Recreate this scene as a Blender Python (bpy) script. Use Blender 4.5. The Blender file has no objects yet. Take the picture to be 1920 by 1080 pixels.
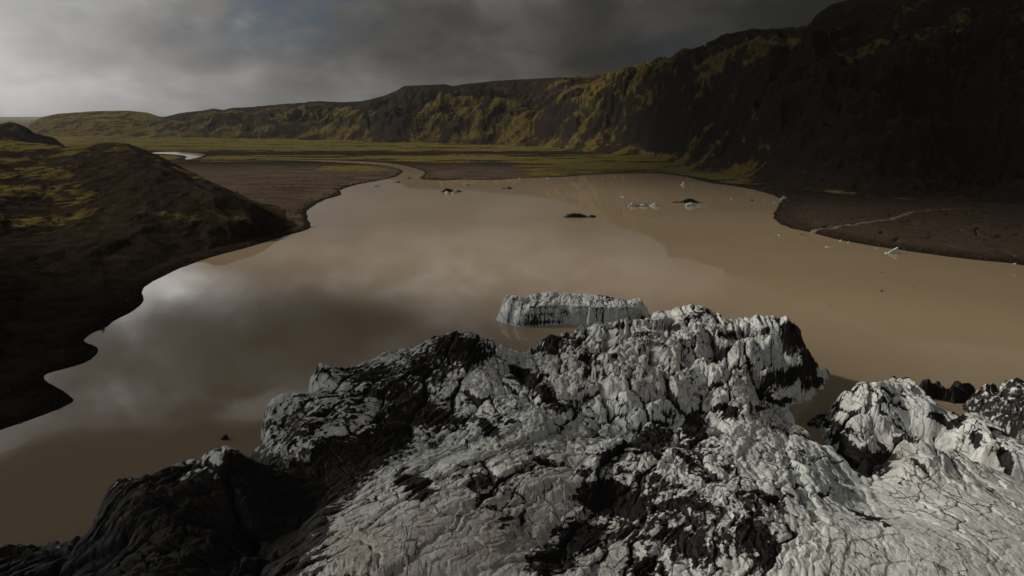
import bpy, math, random
import numpy as np
from mathutils import Vector

# ------------------------------------------------------------------ camera, sky, sun, exposure
H = 80.0
PITCH = math.radians(14.16)
F = 1280.0                      # focal length in 1920-wide pixels
scene = bpy.context.scene
cam_d = bpy.data.cameras.new("camera"); cam = bpy.data.objects.new("camera", cam_d)
scene.collection.objects.link(cam); scene.camera = cam
cam_d.sensor_width = 36; cam_d.lens = 36 * F / 1920
cam_d.clip_start = 1; cam_d.clip_end = 120000
cam.location = (0, 0, H); cam.rotation_euler = (math.radians(90) - PITCH, 0, 0)

SUN_AZ, SUN_EL = -72.0, 27.0    # degrees, azimuth measured from +Y toward +X
sun_dir = Vector((math.sin(math.radians(SUN_AZ)) * math.cos(math.radians(SUN_EL)),
                  math.cos(math.radians(SUN_AZ)) * math.cos(math.radians(SUN_EL)),
                  math.sin(math.radians(SUN_EL))))
sl = bpy.data.lights.new("sun", 'SUN'); sun = bpy.data.objects.new("sun", sl)
scene.collection.objects.link(sun)
sl.energy = 3.3; sl.angle = math.radians(5); sl.color = (1.0, 0.93, 0.82)
sun.rotation_euler = sun_dir.to_track_quat('Z', 'Y').to_euler()

scene.view_settings.view_transform = 'Standard'; scene.view_settings.look = 'None'
scene.view_settings.exposure = 0.02; scene.view_settings.gamma = 1.0

def make_world():
    w = bpy.data.worlds.new("World"); scene.world = w; w.use_nodes = True
    nt = w.node_tree; N = nt.nodes; L = nt.links; N.clear()
    def n(t, **k):
        x = N.new(t)
        for a, b in k.items(): setattr(x, a, b)
        return x
    def val(x, s):
        if isinstance(x, (int, float)): s.default_value = x
        else: L.new(x, s)
    def m(op, a, b=None, c=None, clamp=False):
        x = n('ShaderNodeMath', operation=op, use_clamp=clamp); val(a, x.inputs[0])
        if b is not None: val(b, x.inputs[1])
        if c is not None: val(c, x.inputs[2])
        return x.outputs[0]
    def ramp(x, a, b, c=0., d=1.):
        r = n('ShaderNodeMapRange', interpolation_type='SMOOTHSTEP'); val(x, r.inputs[0])
        for i, q in enumerate((a, b, c, d)): r.inputs[i + 1].default_value = q
        return r.outputs[0]
    def mixc(f, a, b):
        x = n('ShaderNodeMix', data_type='RGBA'); val(f, x.inputs[0])
        for s, q in ((x.inputs[6], a), (x.inputs[7], b)):
            if isinstance(q, tuple): s.default_value = (*q, 1)
            else: L.new(q, s)
        return x.outputs[2]
    tc = n('ShaderNodeTexCoord'); sep = n('ShaderNodeSeparateXYZ'); L.new(tc.outputs['Generated'], sep.inputs[0])
    X, Y, Z = sep.outputs
    az = m('MULTIPLY', m('ARCTAN2', X, Y), 57.2958)
    el = m('MULTIPLY', m('ARCSINE', Z), 57.2958)
    sky = n('ShaderNodeTexSky', sky_type='NISHITA', sun_disc=False)
    sky.sun_elevation = math.radians(SUN_EL); sky.sun_rotation = math.radians(SUN_AZ)
    sky.altitude = 100; sky.air_density = 1.3; sky.dust_density = 2.5
    skyc = n('ShaderNodeVectorMath', operation='SCALE'); L.new(sky.outputs[0], skyc.inputs[0]); skyc.inputs[3].default_value = 0.07
    # clouds: layered noise, flattened toward the horizon
    def noise(sc, sx, sy, sz, det=6, rough=.55, off=0., dist=0.0):
        mp = n('ShaderNodeMapping'); L.new(tc.outputs['Generated'], mp.inputs[0])
        mp.inputs['Scale'].default_value = (sx, sy, sz); mp.inputs['Location'].default_value = (off, off * .7, off * .3)
        t = n('ShaderNodeTexNoise'); L.new(mp.outputs[0], t.inputs[0])
        t.inputs['Scale'].default_value = sc; t.inputs['Detail'].default_value = det; t.inputs['Roughness'].default_value = rough
        t.inputs['Distortion'].default_value = dist
        return t.outputs[0]
    big = noise(3.4, 1, 1, 1.7, 8, .5, 3.1, .3)
    fine = noise(9, 1, 1, 1.8, 8, .55, 8.3, .2)
    band = noise(3.0, 1, 1, 12, 5, .5, 1.7)
    def spot(a0, e0, ra, re):
        da = m('DIVIDE', m('SUBTRACT', az, a0), ra); de = m('DIVIDE', m('SUBTRACT', el, e0), re)
        return m('POWER', 2.718, m('MULTIPLY', m('ADD', m('MULTIPLY', da, da), m('MULTIPLY', de, de)), -1))
    # glow round the hidden sun on the left, fading to a dark deck on the right and overhead
    glow = ramp(az, 6, -56, 0, 1)
    glow2 = m('POWER', glow, 2.6)
    deck = m('MULTIPLY', ramp(el, 20, 29, 1, .07), ramp(el, 7, 14, 1, 2.7))
    right = m('MULTIPLY', ramp(az, -10, 26, 1, .20), ramp(az, -130, -75, .15, 1))
    lum = m('MULTIPLY', m('MULTIPLY_ADD', glow2, .62, .050), deck)
    lum = m('MULTIPLY', lum, right)
    tex = m('MULTIPLY', ramp(big, .38, .62, .50, 1.5), ramp(fine, .36, .64, .72, 1.26))
    bandf = m('MULTIPLY', ramp(el, .8, 2.6), ramp(el, 4.6, 2.8))
    tex = m('MULTIPLY', tex, m('MULTIPLY_ADD', m('MULTIPLY', bandf, ramp(band, .40, .62)), .35, 1.0))
    tex = m('POWER', tex, ramp(el, 8, 13, 1.0, 1.9))
    lum = m('MULTIPLY', lum, tex)
    darkc = m('MULTIPLY', m('ADD', spot(-20, 18.2, 7, 2.6), spot(-12, 16.6, 6, 1.8), clamp=True), ramp(fine, .36, .52), clamp=True)
    lum = m('MULTIPLY', lum, m('SUBTRACT', 1, m('MULTIPLY', darkc, .85)))
    lum = m('ADD', lum, m('MULTIPLY', m('MULTIPLY', spot(-20, 22.3, 7, 1.8), ramp(fine, .42, .56)), .38))
    lum = m('ADD', lum, m('MULTIPLY', spot(-50, 7, 19, 8), .50))
    lum = m('ADD', lum, m('MULTIPLY', spot(-40, 1.5, 22, 2.6), .10))
    behind = m('MAXIMUM', m('MULTIPLY', ramp(m('ABSOLUTE', az), 85, 125), ramp(el, 8, 25)), ramp(el, 52, 72))  # extra sky brightness behind and overhead, added to light the ice
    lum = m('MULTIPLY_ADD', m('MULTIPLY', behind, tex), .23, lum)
    cc = mixc(ramp(az, 14, -34), (1.0, 0.91, 0.83), (1.0, 0.985, .98))
    cl = n('ShaderNodeVectorMath', operation='SCALE'); L.new(cc, cl.inputs[0]); L.new(lum, cl.inputs[3])
    # gaps with blue sky
    gaps = m('ADD', spot(-18, 7.5, 6, 2.6), m('MULTIPLY', spot(13.5, 5.0, 3.5, 1.3), .8))
    gaps = m('MULTIPLY', gaps, ramp(fine, .62, .42), clamp=True)
    blue = m('MULTIPLY_ADD', ramp(az, 12, -20), .10, .03)
    bc = n('ShaderNodeVectorMath', operation='SCALE'); L.new(mixc(.35, (0.62, .86, 1.35), skyc.outputs[0]), bc.inputs[0]); L.new(blue, bc.inputs[3])
    col = mixc(m('MULTIPLY', gaps, .85), cl.outputs[0], bc.outputs[0])
    # a share of the clear-sky model comes through everywhere
    add = n('ShaderNodeVectorMath', operation='MULTIPLY_ADD'); L.new(skyc.outputs[0], add.inputs[0])
    add.inputs[1].default_value = (.03, .03, .03); L.new(col, add.inputs[2])
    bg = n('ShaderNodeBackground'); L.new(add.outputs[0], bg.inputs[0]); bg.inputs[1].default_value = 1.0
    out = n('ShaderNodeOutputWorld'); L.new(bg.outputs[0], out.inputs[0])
    w.cycles.sampling_method = 'MANUAL'; w.cycles.sample_map_resolution = 1024
make_world()

# ------------------------------------------------------------------ numeric helpers
def ray(u, v):
    x = (np.asarray(u, float) - 960) / F; y = (np.asarray(v, float) - 540) / F
    c, s = math.cos(PITCH), math.sin(PITCH)
    return x, c - y * s, -s - y * c
def at(u, v, z=0.0):            # the point at height z seen at that place of the photograph, for tracing outlines
    dx, dy, dz = ray(u, v); t = (np.asarray(z, float) - H) / dz
    return dx * t, dy * t
def proj(x, y, z):
    c, s = math.cos(PITCH), math.sin(PITCH)
    d = y * c - (z - H) * s; up = y * s + (z - H) * c
    d = np.maximum(d, 1e-3)
    return 960 + F * x / d, 540 - F * up / d
def sstep(a, b, x):
    t = np.clip((x - a) / (b - a), 0, 1); return t * t * (3 - 2 * t)
def hsh(i, j, k, s):
    h = (i * 374761393 + j * 668265263 + k * 2147483647 + s * 974634777) & 0xffffffff
    h = ((h ^ (h >> 13)) * 1274126177) & 0xffffffff
    h = ((h ^ (h >> 16)) * 2246822519) & 0xffffffff
    return (h ^ (h >> 15)) & 0xffff
_G = np.array([(math.cos(a), math.sin(a)) for a in np.linspace(0, 2 * math.pi, 64, endpoint=False)], np.float32)
def perlin(x, y, seed=0):
    x = np.asarray(x, np.float64); y = np.asarray(y, np.float64)
    xi = np.floor(x).astype(np.int64); yi = np.floor(y).astype(np.int64)
    xf = (x - xi).astype(np.float32); yf = (y - yi).astype(np.float32)
    u = xf ** 3 * (xf * (xf * 6 - 15) + 10); v = yf ** 3 * (yf * (yf * 6 - 15) + 10)
    def g(i, j):
        k = _G[hsh(xi + i, yi + j, 0, seed) & 63]
        return k[..., 0] * (xf - i) + k[..., 1] * (yf - j)
    a = g(0, 0); b = g(1, 0); c = g(0, 1); d = g(1, 1)
    return ((a + (b - a) * u) * (1 - v) + (c + (d - c) * u) * v) * 1.5
def fbm(x, y, o=5, seed=0, gain=.5, ridged=False):
    t = 0; a = 1.; tot = 0; f = 1.
    for i in range(o):
        n = perlin(x * f + 17.3 * i, y * f - 9.1 * i, seed + i)
        if ridged: n = 1 - 2 * np.abs(n)
        t = t + n * a; tot += a; a *= gain; f *= 2.03
    return t / tot
def perlin3(x, y, z, seed=0):   # value noise in three dimensions
    xi, yi, zi = (np.floor(q).astype(np.int64) for q in (x, y, z))
    xf, yf, zf = x - xi, y - yi, z - zi
    xf, yf, zf = (q * q * (3 - 2 * q) for q in (xf, yf, zf))
    r = 0
    for i in (0, 1):
        for j in (0, 1):
            for k in (0, 1):
                r = r + hsh(xi + i, yi + j, zi + k, seed) / 65535. * (xf if i else 1 - xf) * (yf if j else 1 - yf) * (zf if k else 1 - zf)
    return r * 2 - 1
def fbm3(x, y, z, o=4, seed=0, gain=.5):
    t = 0; a = 1.; tot = 0; f = 1.
    for i in range(o):
        t = t + perlin3(x * f, y * f, z * f, seed + i) * a; tot += a; a *= gain; f *= 2.1
    return t / tot
def worley(x, y, seed=0, jit=.9):
    xi = np.floor(x).astype(np.int64); yi = np.floor(y).astype(np.int64)
    f1 = np.full(x.shape, 9., np.float32); f2 = f1.copy(); idv = np.zeros(x.shape, np.int64)
    cx = np.zeros(x.shape, np.float32); cy = cx.copy()
    for i in (-1, 0, 1):
        for j in (-1, 0, 1):
            a = hsh(xi + i, yi + j, 1, seed); b = hsh(xi + i, yi + j, 2, seed)
            px = xi + i + .5 + (a / 65535. - .5) * jit - x; py = yi + j + .5 + (b / 65535. - .5) * jit - y
            d = np.sqrt(px * px + py * py).astype(np.float32)
            m = d < f1
            f2 = np.where(m, f1, np.minimum(f2, d)); cx = np.where(m, px, cx); cy = np.where(m, py, cy)
            idv = np.where(m, hsh(xi + i, yi + j, 3, seed), idv); f1 = np.where(m, d, f1)
    return f1, f2, idv / 65535., cx, cy
def sdf(px, py, poly):          # signed distance to a polygon, positive inside
    P = np.asarray(poly, np.float32); px = px.astype(np.float32); py = py.astype(np.float32)
    best = np.full(px.shape, 1e12, np.float32); ins = np.zeros(px.shape, bool)
    for k in range(len(P)):
        ax, ay = P[k]; bx, by = P[(k + 1) % len(P)]
        ex, ey = bx - ax, by - ay; L2 = ex * ex + ey * ey + 1e-9
        wx, wy = px - ax, py - ay
        t = np.clip((wx * ex + wy * ey) / L2, 0, 1)
        best = np.minimum(best, (wx - ex * t) ** 2 + (wy - ey * t) ** 2)
        if ay != by:
            c = ((ay > py) != (by > py)) & (wx < ex * (wy) / (ey) )
            ins ^= c
    d = np.sqrt(best); return np.where(ins, d, -d)
def smooth_line(pts, it=2):     # Chaikin corner cutting
    P = np.asarray(pts, float)
    for _ in range(it):
        Q = np.roll(P, -1, 0); P = np.stack([.75 * P + .25 * Q, .25 * P + .75 * Q], 1).reshape(-1, P.shape[1])
    return P

def new_mesh(name, co, quads, tris=None, attrs=None, mat=None, parent=None, smooth=True):
    me = bpy.data.meshes.new(name)
    co = np.asarray(co, np.float32).reshape(-1, 3)
    nq = len(quads); nt = 0 if tris is None else len(tris)
    idx = np.asarray(quads, np.int32).reshape(-1)
    tot = np.full(nq, 4, np.int32)
    if nt:
        idx = np.concatenate([idx, np.asarray(tris, np.int32).reshape(-1)]); tot = np.concatenate([tot, np.full(nt, 3, np.int32)])
    st = np.concatenate([[0], np.cumsum(tot)[:-1]]).astype(np.int32)
    me.vertices.add(len(co)); me.vertices.foreach_set('co', co.ravel())
    me.loops.add(len(idx)); me.loops.foreach_set('vertex_index', idx)
    me.polygons.add(len(tot)); me.polygons.foreach_set('loop_start', st); me.polygons.foreach_set('loop_total', tot)
    me.update(calc_edges=True); me.validate()
    me.polygons.foreach_set('use_smooth', np.full(len(me.polygons), smooth))
    for k, a in (attrs or {}).items():
        at_ = me.attributes.new(k, 'FLOAT_COLOR', 'POINT')
        c = np.ones((len(co), 4), np.float32); c[:, :a.shape[1]] = a
        at_.data.foreach_set('color', c.ravel())
    if mat: me.materials.append(mat)
    o = bpy.data.objects.new(name, me); scene.collection.objects.link(o)
    if parent: o.parent = parent
    return o
def grid_quads(nr, nc, keep=None, wrap=False):
    i = np.arange(nr - 1)[:, None]; j = np.arange(nc if wrap else nc - 1)[None]
    j2 = (j + 1) % nc
    q = np.stack(np.broadcast_arrays(i * nc + j, i * nc + j2, (i + 1) * nc + j2, (i + 1) * nc + j), -1).reshape(-1, 4)
    return q if keep is None else q[keep]
def compact(co, quads, attrs):
    used = np.zeros(len(co), bool); used[quads.ravel()] = True
    mp = np.cumsum(used) - 1
    return co[used], mp[quads], {k: a[used] for k, a in attrs.items()}
def tag(o, label=None, cat=None, group=None, kind=None):
    if label: o['label'] = label
    if cat: o['category'] = cat
    if group: o['group'] = group
    if kind: o['kind'] = kind
    return o

# ------------------------------------------------------------------ materials
class NT:
    def __init__(s, name):
        s.mat = bpy.data.materials.new(name); s.mat.use_nodes = True
        s.nt = s.mat.node_tree; s.N = s.nt.nodes; s.L = s.nt.links
        s.b = s.N['Principled BSDF']; s.tc = s.N.new('ShaderNodeTexCoord')
    def put(s, x, sock):
        if isinstance(x, (int, float)): sock.default_value = x
        elif isinstance(x, tuple): sock.default_value = (*x, 1) if len(x) == 3 else x
        else: s.L.new(x, sock)
    def math(s, op, a, b=None, clamp=False):
        x = s.N.new('ShaderNodeMath'); x.operation = op; x.use_clamp = clamp; s.put(a, x.inputs[0])
        if b is not None: s.put(b, x.inputs[1])
        return x.outputs[0]
    def noise(s, scale, det=5, rough=.55, stretch=(1, 1, 1), dist=0, off=0, coord='Object'):
        mp = s.N.new('ShaderNodeMapping'); s.L.new(s.tc.outputs[coord], mp.inputs[0]); mp.inputs['Scale'].default_value = stretch
        mp.inputs['Location'].default_value = (off, off, off)
        t = s.N.new('ShaderNodeTexNoise'); s.L.new(mp.outputs[0], t.inputs[0]); t.inputs['Scale'].default_value = scale
        t.inputs['Detail'].default_value = det; t.inputs['Roughness'].default_value = rough; t.inputs['Distortion'].default_value = dist
        return t.outputs[0]
    def ramp(s, x, a, b, c=0., d=1.):
        r = s.N.new('ShaderNodeMapRange'); r.interpolation_type = 'SMOOTHSTEP'; s.put(x, r.inputs[0])
        for i, q in enumerate((a, b, c, d)): s.put(q, r.inputs[i + 1])
        return r.outputs[0]
    def mix(s, f, a, b, mode='MIX'):
        x = s.N.new('ShaderNodeMix'); x.data_type = 'RGBA'; x.blend_type = mode; s.put(f, x.inputs[0]); s.put(a, x.inputs[6]); s.put(b, x.inputs[7])
        return x.outputs[2]
    def attr(s, name):
        a = s.N.new('ShaderNodeAttribute'); a.attribute_name = name
        p = s.N.new('ShaderNodeSeparateColor'); s.L.new(a.outputs[0], p.inputs[0]); return p.outputs
    def slope(s):
        g = s.N.new('ShaderNodeNewGeometry'); p = s.N.new('ShaderNodeSeparateXYZ'); s.L.new(g.outputs['Normal'], p.inputs[0]); return p.outputs[2]
    def bump(s, h, strength=.5, dist=1., prev=None):
        b = s.N.new('ShaderNodeBump'); s.put(h, b.inputs['Height']); b.inputs['Strength'].default_value = strength; b.inputs['Distance'].default_value = dist
        if prev is not None: s.L.new(prev, b.inputs['Normal'])
        return b.outputs[0]
    def done(s, col, rough=.8, normal=None, spec=.3):
        s.put(col, s.b.inputs['Base Color']); s.put(rough, s.b.inputs['Roughness']); s.b.inputs['Specular IOR Level'].default_value = spec
        if normal is not None: s.L.new(normal, s.b.inputs['Normal'])
        return s.mat

def mat_ice(name='glacier_ice', bright=1.0):
    t = NT(name); d, b, u = t.attr('mask')[:3]
    n1 = t.noise(.55, 8, .62, (1, 1, .6), .3); n2 = t.noise(3.2, 7, .6); n3 = t.noise(.12, 5, .5, off=5)
    n4 = t.noise(1.3, 8, .70, (1, 1, .5), .1, off=9)
    k = bright
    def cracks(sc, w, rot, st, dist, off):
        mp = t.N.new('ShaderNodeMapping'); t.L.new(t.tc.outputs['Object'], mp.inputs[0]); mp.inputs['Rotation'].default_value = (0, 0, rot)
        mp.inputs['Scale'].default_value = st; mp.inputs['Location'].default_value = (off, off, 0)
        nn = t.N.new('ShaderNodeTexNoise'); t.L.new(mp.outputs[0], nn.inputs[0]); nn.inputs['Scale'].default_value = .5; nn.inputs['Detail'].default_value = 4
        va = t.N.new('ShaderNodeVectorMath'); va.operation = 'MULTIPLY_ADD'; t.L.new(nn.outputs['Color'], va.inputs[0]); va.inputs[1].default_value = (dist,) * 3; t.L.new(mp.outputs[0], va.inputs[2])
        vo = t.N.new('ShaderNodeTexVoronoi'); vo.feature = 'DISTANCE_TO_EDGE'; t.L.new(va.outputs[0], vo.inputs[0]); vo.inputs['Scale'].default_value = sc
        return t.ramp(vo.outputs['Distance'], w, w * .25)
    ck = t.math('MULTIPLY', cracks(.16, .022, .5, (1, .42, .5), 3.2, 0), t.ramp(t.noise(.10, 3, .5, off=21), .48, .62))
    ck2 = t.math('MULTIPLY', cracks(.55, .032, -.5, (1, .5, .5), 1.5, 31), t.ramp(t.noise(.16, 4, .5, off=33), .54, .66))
    def streaks(sc, rot, st, lo, hi, off):
        mp = t.N.new('ShaderNodeMapping'); t.L.new(t.tc.outputs['Object'], mp.inputs[0]); mp.inputs['Rotation'].default_value = (0, 0, rot)
        mp.inputs['Scale'].default_value = st; mp.inputs['Location'].default_value = (off, off, off)
        q = t.N.new('ShaderNodeTexNoise'); t.L.new(mp.outputs[0], q.inputs[0]); q.inputs['Scale'].default_value = sc; q.inputs['Detail'].default_value = 8; q.inputs['Roughness'].default_value = .68
        return t.ramp(q.outputs[0], lo, hi)
    sk = t.math('MULTIPLY', streaks(1.5, .5, (1, .26, .5), .575, .63, 3), t.ramp(t.noise(.09, 5, .6, off=41), .40, .58))
    sk2 = t.math('MULTIPLY', streaks(1.4, -.45, (.35, 1, .5), .60, .66, 13), t.ramp(t.noise(.11, 5, .6, off=47), .46, .62))
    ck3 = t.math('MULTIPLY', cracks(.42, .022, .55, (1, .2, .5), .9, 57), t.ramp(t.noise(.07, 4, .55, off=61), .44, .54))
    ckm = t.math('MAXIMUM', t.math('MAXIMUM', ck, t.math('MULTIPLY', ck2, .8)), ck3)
    clean = t.mix(t.ramp(n1, .35, .65), (.585 * k, .625 * k, .605 * k), (.80 * k, .805 * k, .765 * k))
    blue = t.mix(t.math('MULTIPLY', b, .85), clean, (.36 * k, .46 * k, .445 * k))
    dustf = t.math('MULTIPLY', t.math('ADD', u, t.math('MULTIPLY', t.math('SUBTRACT', n3, .5), .8)), t.ramp(n2, .25, .6, .5, 1.), clamp=True)
    dust = t.mix(dustf, blue, (.25 * k, .205 * k, .165 * k))
    spk = t.ramp(n4, .57, .70); spk = t.math('MULTIPLY', spk, t.math('ADD', t.math('MULTIPLY', u, .9), .18), clamp=True)
    dust = t.mix(spk, dust, (.08, .065, .055))
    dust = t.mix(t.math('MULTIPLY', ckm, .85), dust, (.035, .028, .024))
    dust = t.mix(t.math('MULTIPLY', t.math('MAXIMUM', sk, sk2), .9), dust, (.030, .024, .020))
    df = t.ramp(t.math('ADD', d, t.math('MULTIPLY', t.math('SUBTRACT', n4, .5), .9)), .40, .58)
    dcol = t.mix(t.ramp(n2, .3, .7), (.005, .0045, .004), (.016, .013, .011))
    col = t.mix(df, dust, dcol)
    bm = t.bump(n4, .45, .35); bm = t.bump(t.math('MULTIPLY', ckm, -1.), .7, .4, bm); bm = t.bump(n2, .5, .16, bm)
    rough = t.ramp(n2, .3, .7, .5, .8)
    return t.done(col, rough, bm, .25)
M_ICE = mat_ice()

def mat_terrain():
    t = NT('hillside_soil_and_moss'); ms, br, ro = t.attr('mask')[:3]
    nz = t.slope()
    a = t.noise(.02, 8, .6); b = t.noise(.11, 8, .65, off=3); c = t.noise(.7, 6, .6, off=7)
    soil = t.mix(t.ramp(b, .3, .7), (.014, .010, .007), (.034, .025, .017))
    soil = t.mix(t.math('MULTIPLY', br, t.ramp(c, .3, .7, .5, 1)), soil, (.115, .082, .060))
    rock = t.mix(t.ramp(c, .3, .7), (.008, .007, .006), (.026, .020, .016))
    col = t.mix(t.math('MAXIMUM', ro, t.ramp(nz, .80, .60), clamp=True), soil, rock)
    moss = t.mix(t.ramp(b, .35, .65), (.046, .038, .014), (.095, .076, .022))
    moss = t.mix(t.ramp(a, .4, .6), moss, (.085, .060, .018))
    moss = t.mix(t.ramp(nz, .965, .992), moss, t.mix(t.ramp(b, .3, .7), (.080, .066, .020), (.158, .128, .033)))
    mf = t.ramp(t.math('ADD', t.math('ADD', ms, t.math('MULTIPLY', t.math('SUBTRACT', b, .5), .9)), t.math('MULTIPLY', t.math('SUBTRACT', c, .5), .35)), .42, .62)
    mf = t.math('MULTIPLY', mf, t.ramp(nz, .42, .66))
    col = t.mix(mf, col, moss)
    bm = t.bump(b, .5, 3.5); bm = t.bump(c, .5, .8, bm)
    return t.done(col, 1., bm, .0)
M_TER = mat_terrain()

def mat_water():
    t = NT('silty_lake_water')
    a = t.noise(.012, 4, .5, (1, .5, 1)); b = t.noise(.35, 4, .55, (1, .45, 1)); c = t.noise(.004, 4, .5, off=4)
    pos = t.N.new('ShaderNodeSeparateXYZ'); t.L.new(t.tc.outputs['Object'], pos.inputs[0])
    col = t.mix(t.ramp(c, .35, .65), (.300, .226, .142), (.350, .270, .174))
    bm = t.bump(b, .10, .10); bm = t.bump(a, .04, 1.2, bm)
    m = t.done(col, .025, bm, .5); t.b.inputs['IOR'].default_value = 1.333
    return m
M_WAT = mat_water()
def mat_stream():
    t = NT('stream_water'); a = t.noise(.5, 4, .5)
    return t.done(t.mix(a, (.13, .10, .075), (.27, .22, .165)), .25, None, .5)
M_STR = mat_stream()
def mat_rock():
    t = NT('dark_rock'); a = t.noise(1.5, 6, .6)
    return t.done(t.mix(a, (.012, .010, .009), (.05, .04, .032)), .9, t.bump(a, .6, .2), .2)
M_ROCK = mat_rock()
t_ = NT('strewn_stone'); M_STONE = t_.done(t_.mix(t_.noise(.15, 3, .5), (.010, .008, .006), (.085, .068, .052)), .95, None, 0.)

# ------------------------------------------------------------------ lake outline (traced on the water level)
shore = [(-420, 985), (-200, 880), (0, 805), (60, 785), (130, 757), (134, 748), (110, 730), (80, 715), (76, 706), (90, 698), (130, 689), (165, 677),
         (182, 662), (180, 650), (156, 643), (152, 638), (165, 626), (195, 615), (212, 600), (245, 585), (265, 570), (268, 560), (263, 545),
         (270, 535), (320, 510), (380, 486), (440, 470), (480, 459), (530, 443), (570, 433), (583, 425), (573, 405), (576, 392), (605, 375),
         (635, 367), (641, 361), (636, 356), (660, 348), (690, 342), (720, 337), (745, 330), (757, 322), (748, 316), (720, 310.5), (690, 307.5),
         (640, 304.5), (560, 301), (480, 299.5), (480, 298), (560, 299), (640, 301), (700, 303.5), (750, 308), (777, 315), (799, 322), (795, 330), (785, 334.5),
         (800, 337), (830, 338.5), (870, 336), (920, 338), (970, 334), (1050, 332), (1100, 328), (1180, 325), (1240, 325), (1290, 332),
         (1330, 343), (1400, 352), (1468, 370), (1462, 386), (1447, 405), (1470, 425), (1530, 438), (1580, 451), (1640, 462), (1720, 473),
         (1800, 484), (1920, 496), (2200, 540), (2500, 700), (2500, 1500), (-900, 1500), (-900, 1150)]
def px_poly(pts, it=2, z=0.):
    P = np.asarray(pts, float); x, y = at(P[:, 0], P[:, 1], P[:, 2] if P.shape[1] > 2 else z)
    return smooth_line(np.stack([x, y], 1), it)
LAKE = px_poly(shore, 1)
POND = px_poly([(285, 285.5), (340, 284.5), (384, 288), (384, 292), (362, 298), (345, 300), (352, 292), (320, 289), (285, 288)], 1)

# ------------------------------------------------------------------ terrain
SHZ = ray(0, 217)  # horizon row, for reference
def line(pts):                  # (u, v, range) or (u, v) on the ground -> azimuth, range, height
    out = []
    for p in pts:
        dx, dy, dz = ray(p[0], p[1]); hz = math.hypot(dx, dy)
        r = p[2] if len(p) > 2 else -H / (dz / hz)
        out.append((math.atan2(dx, dy), r, H + r * dz / hz))
    return np.array(out)
def layer(foot, lines, back=400., backz=.5):
    """foot: (u,v) row on z=0; lines: rows of (u, v, metres behind the foot)."""
    A = line(foot); rows = [(A[:, 0], A[:, 1], np.zeros(len(A)))]
    for ln in lines:
        o = []
        for u, v, d in ln:
            dx, dy, dz = ray(u, v); hz = math.hypot(dx, dy); az = math.atan2(dx, dy)
            r = np.interp(az, A[:, 0], A[:, 1]) + d
            o.append((az, r, H + r * dz / hz))
        o = np.array(o); rows.append((o[:, 0], o[:, 1], o[:, 2]))
    return rows, back, backz, rows[-1][0].min(), rows[-1][0].max()
def eval_layer(lay, az, r, wob, round_=0.):
    rows, back, backz, a0, a1 = lay
    rk = [np.interp(az, a, b) for a, b, _ in rows]; zk = [np.interp(az, a, c) for a, _, c in rows]
    rk.append(rk[-1] + back); zk.append(zk[-1] * backz)
    rr = r + wob
    z = np.full(az.shape, -5., np.float64)
    for i in range(len(rk) - 1):
        t = np.clip((rr - rk[i]) / np.maximum(rk[i + 1] - rk[i], 1.), 0, 1)
        if i == len(rk) - 2: t = t * t * (3 - 2 * t)
        seg = zk[i] + (zk[i + 1] - zk[i]) * t
        z = np.where(rr >= rk[i], seg, z)
    if backz < .08: z = np.where(rr > rk[-1], z - .2 * (rr - rk[-1]), z)
    crest = zk[-2]
    return z, rk[0], rk[-2], np.maximum(crest, 1.)

LAY_A = layer([(30, 250), (80, 254), (180, 257), (330, 257.5), (420, 258)],
              [[(40, 240, 300), (100, 236, 300), (180, 232, 300), (230, 226, 350), (330, 238, 300), (420, 245, 300)],
               [(40, 240, 700), (62, 230, 700), (78, 220, 700), (110, 213, 750), (180, 208.5, 800), (240, 207.5, 800), (275, 211, 800), (300, 219, 700), (330, 228, 600), (420, 240, 600)]], 900, .1)
LAY_B = layer([(270, 258.5), (400, 259.5), (520, 261), (600, 262), (700, 266), (760, 268)],
              [[(270, 256, 60), (340, 250, 70), (430, 243, 90), (500, 240, 90), (600, 244, 70), (700, 250, 60)],
               [(270, 244, 250), (340, 236, 260), (400, 222, 260), (500, 214, 260), (580, 208, 260), (650, 213, 260), (720, 218, 200)],
               [(270, 236, 700), (300, 222, 800), (340, 212, 800), (385, 207, 800), (400, 204, 800), (420, 207, 800), (432, 204, 800), (520, 198, 850), (600, 190, 850), (640, 192, 850), (720, 188, 800)]], 700, .4)
LAY_C = layer([(560, 262), (640, 264), (700, 267), (900, 271), (1000, 274), (1080, 283), (1200, 291)],
              [[(600, 262, 20), (700, 256, 45), (860, 250, 55), (920, 258, 45), (1000, 262, 45), (1100, 262, 45)],
               [(600, 258, 70), (660, 226, 150), (700, 215, 170), (760, 223, 140), (820, 217, 160), (862, 211, 160), (900, 214, 140), (925, 234, 110), (1000, 218, 150), (1080, 205, 150), (1150, 200, 150)],
               [(560, 250, 400), (640, 205, 500), (680, 190, 520), (720, 180, 520), (743, 171, 520), (757, 162, 500), (830, 158, 500), (850, 162, 520), (870, 158, 560), (930, 152, 600), (1000, 148, 620), (1100, 143, 640), (1160, 132, 640), (1280, 117, 640), (1400, 110, 640)]], 800, .7)
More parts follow.
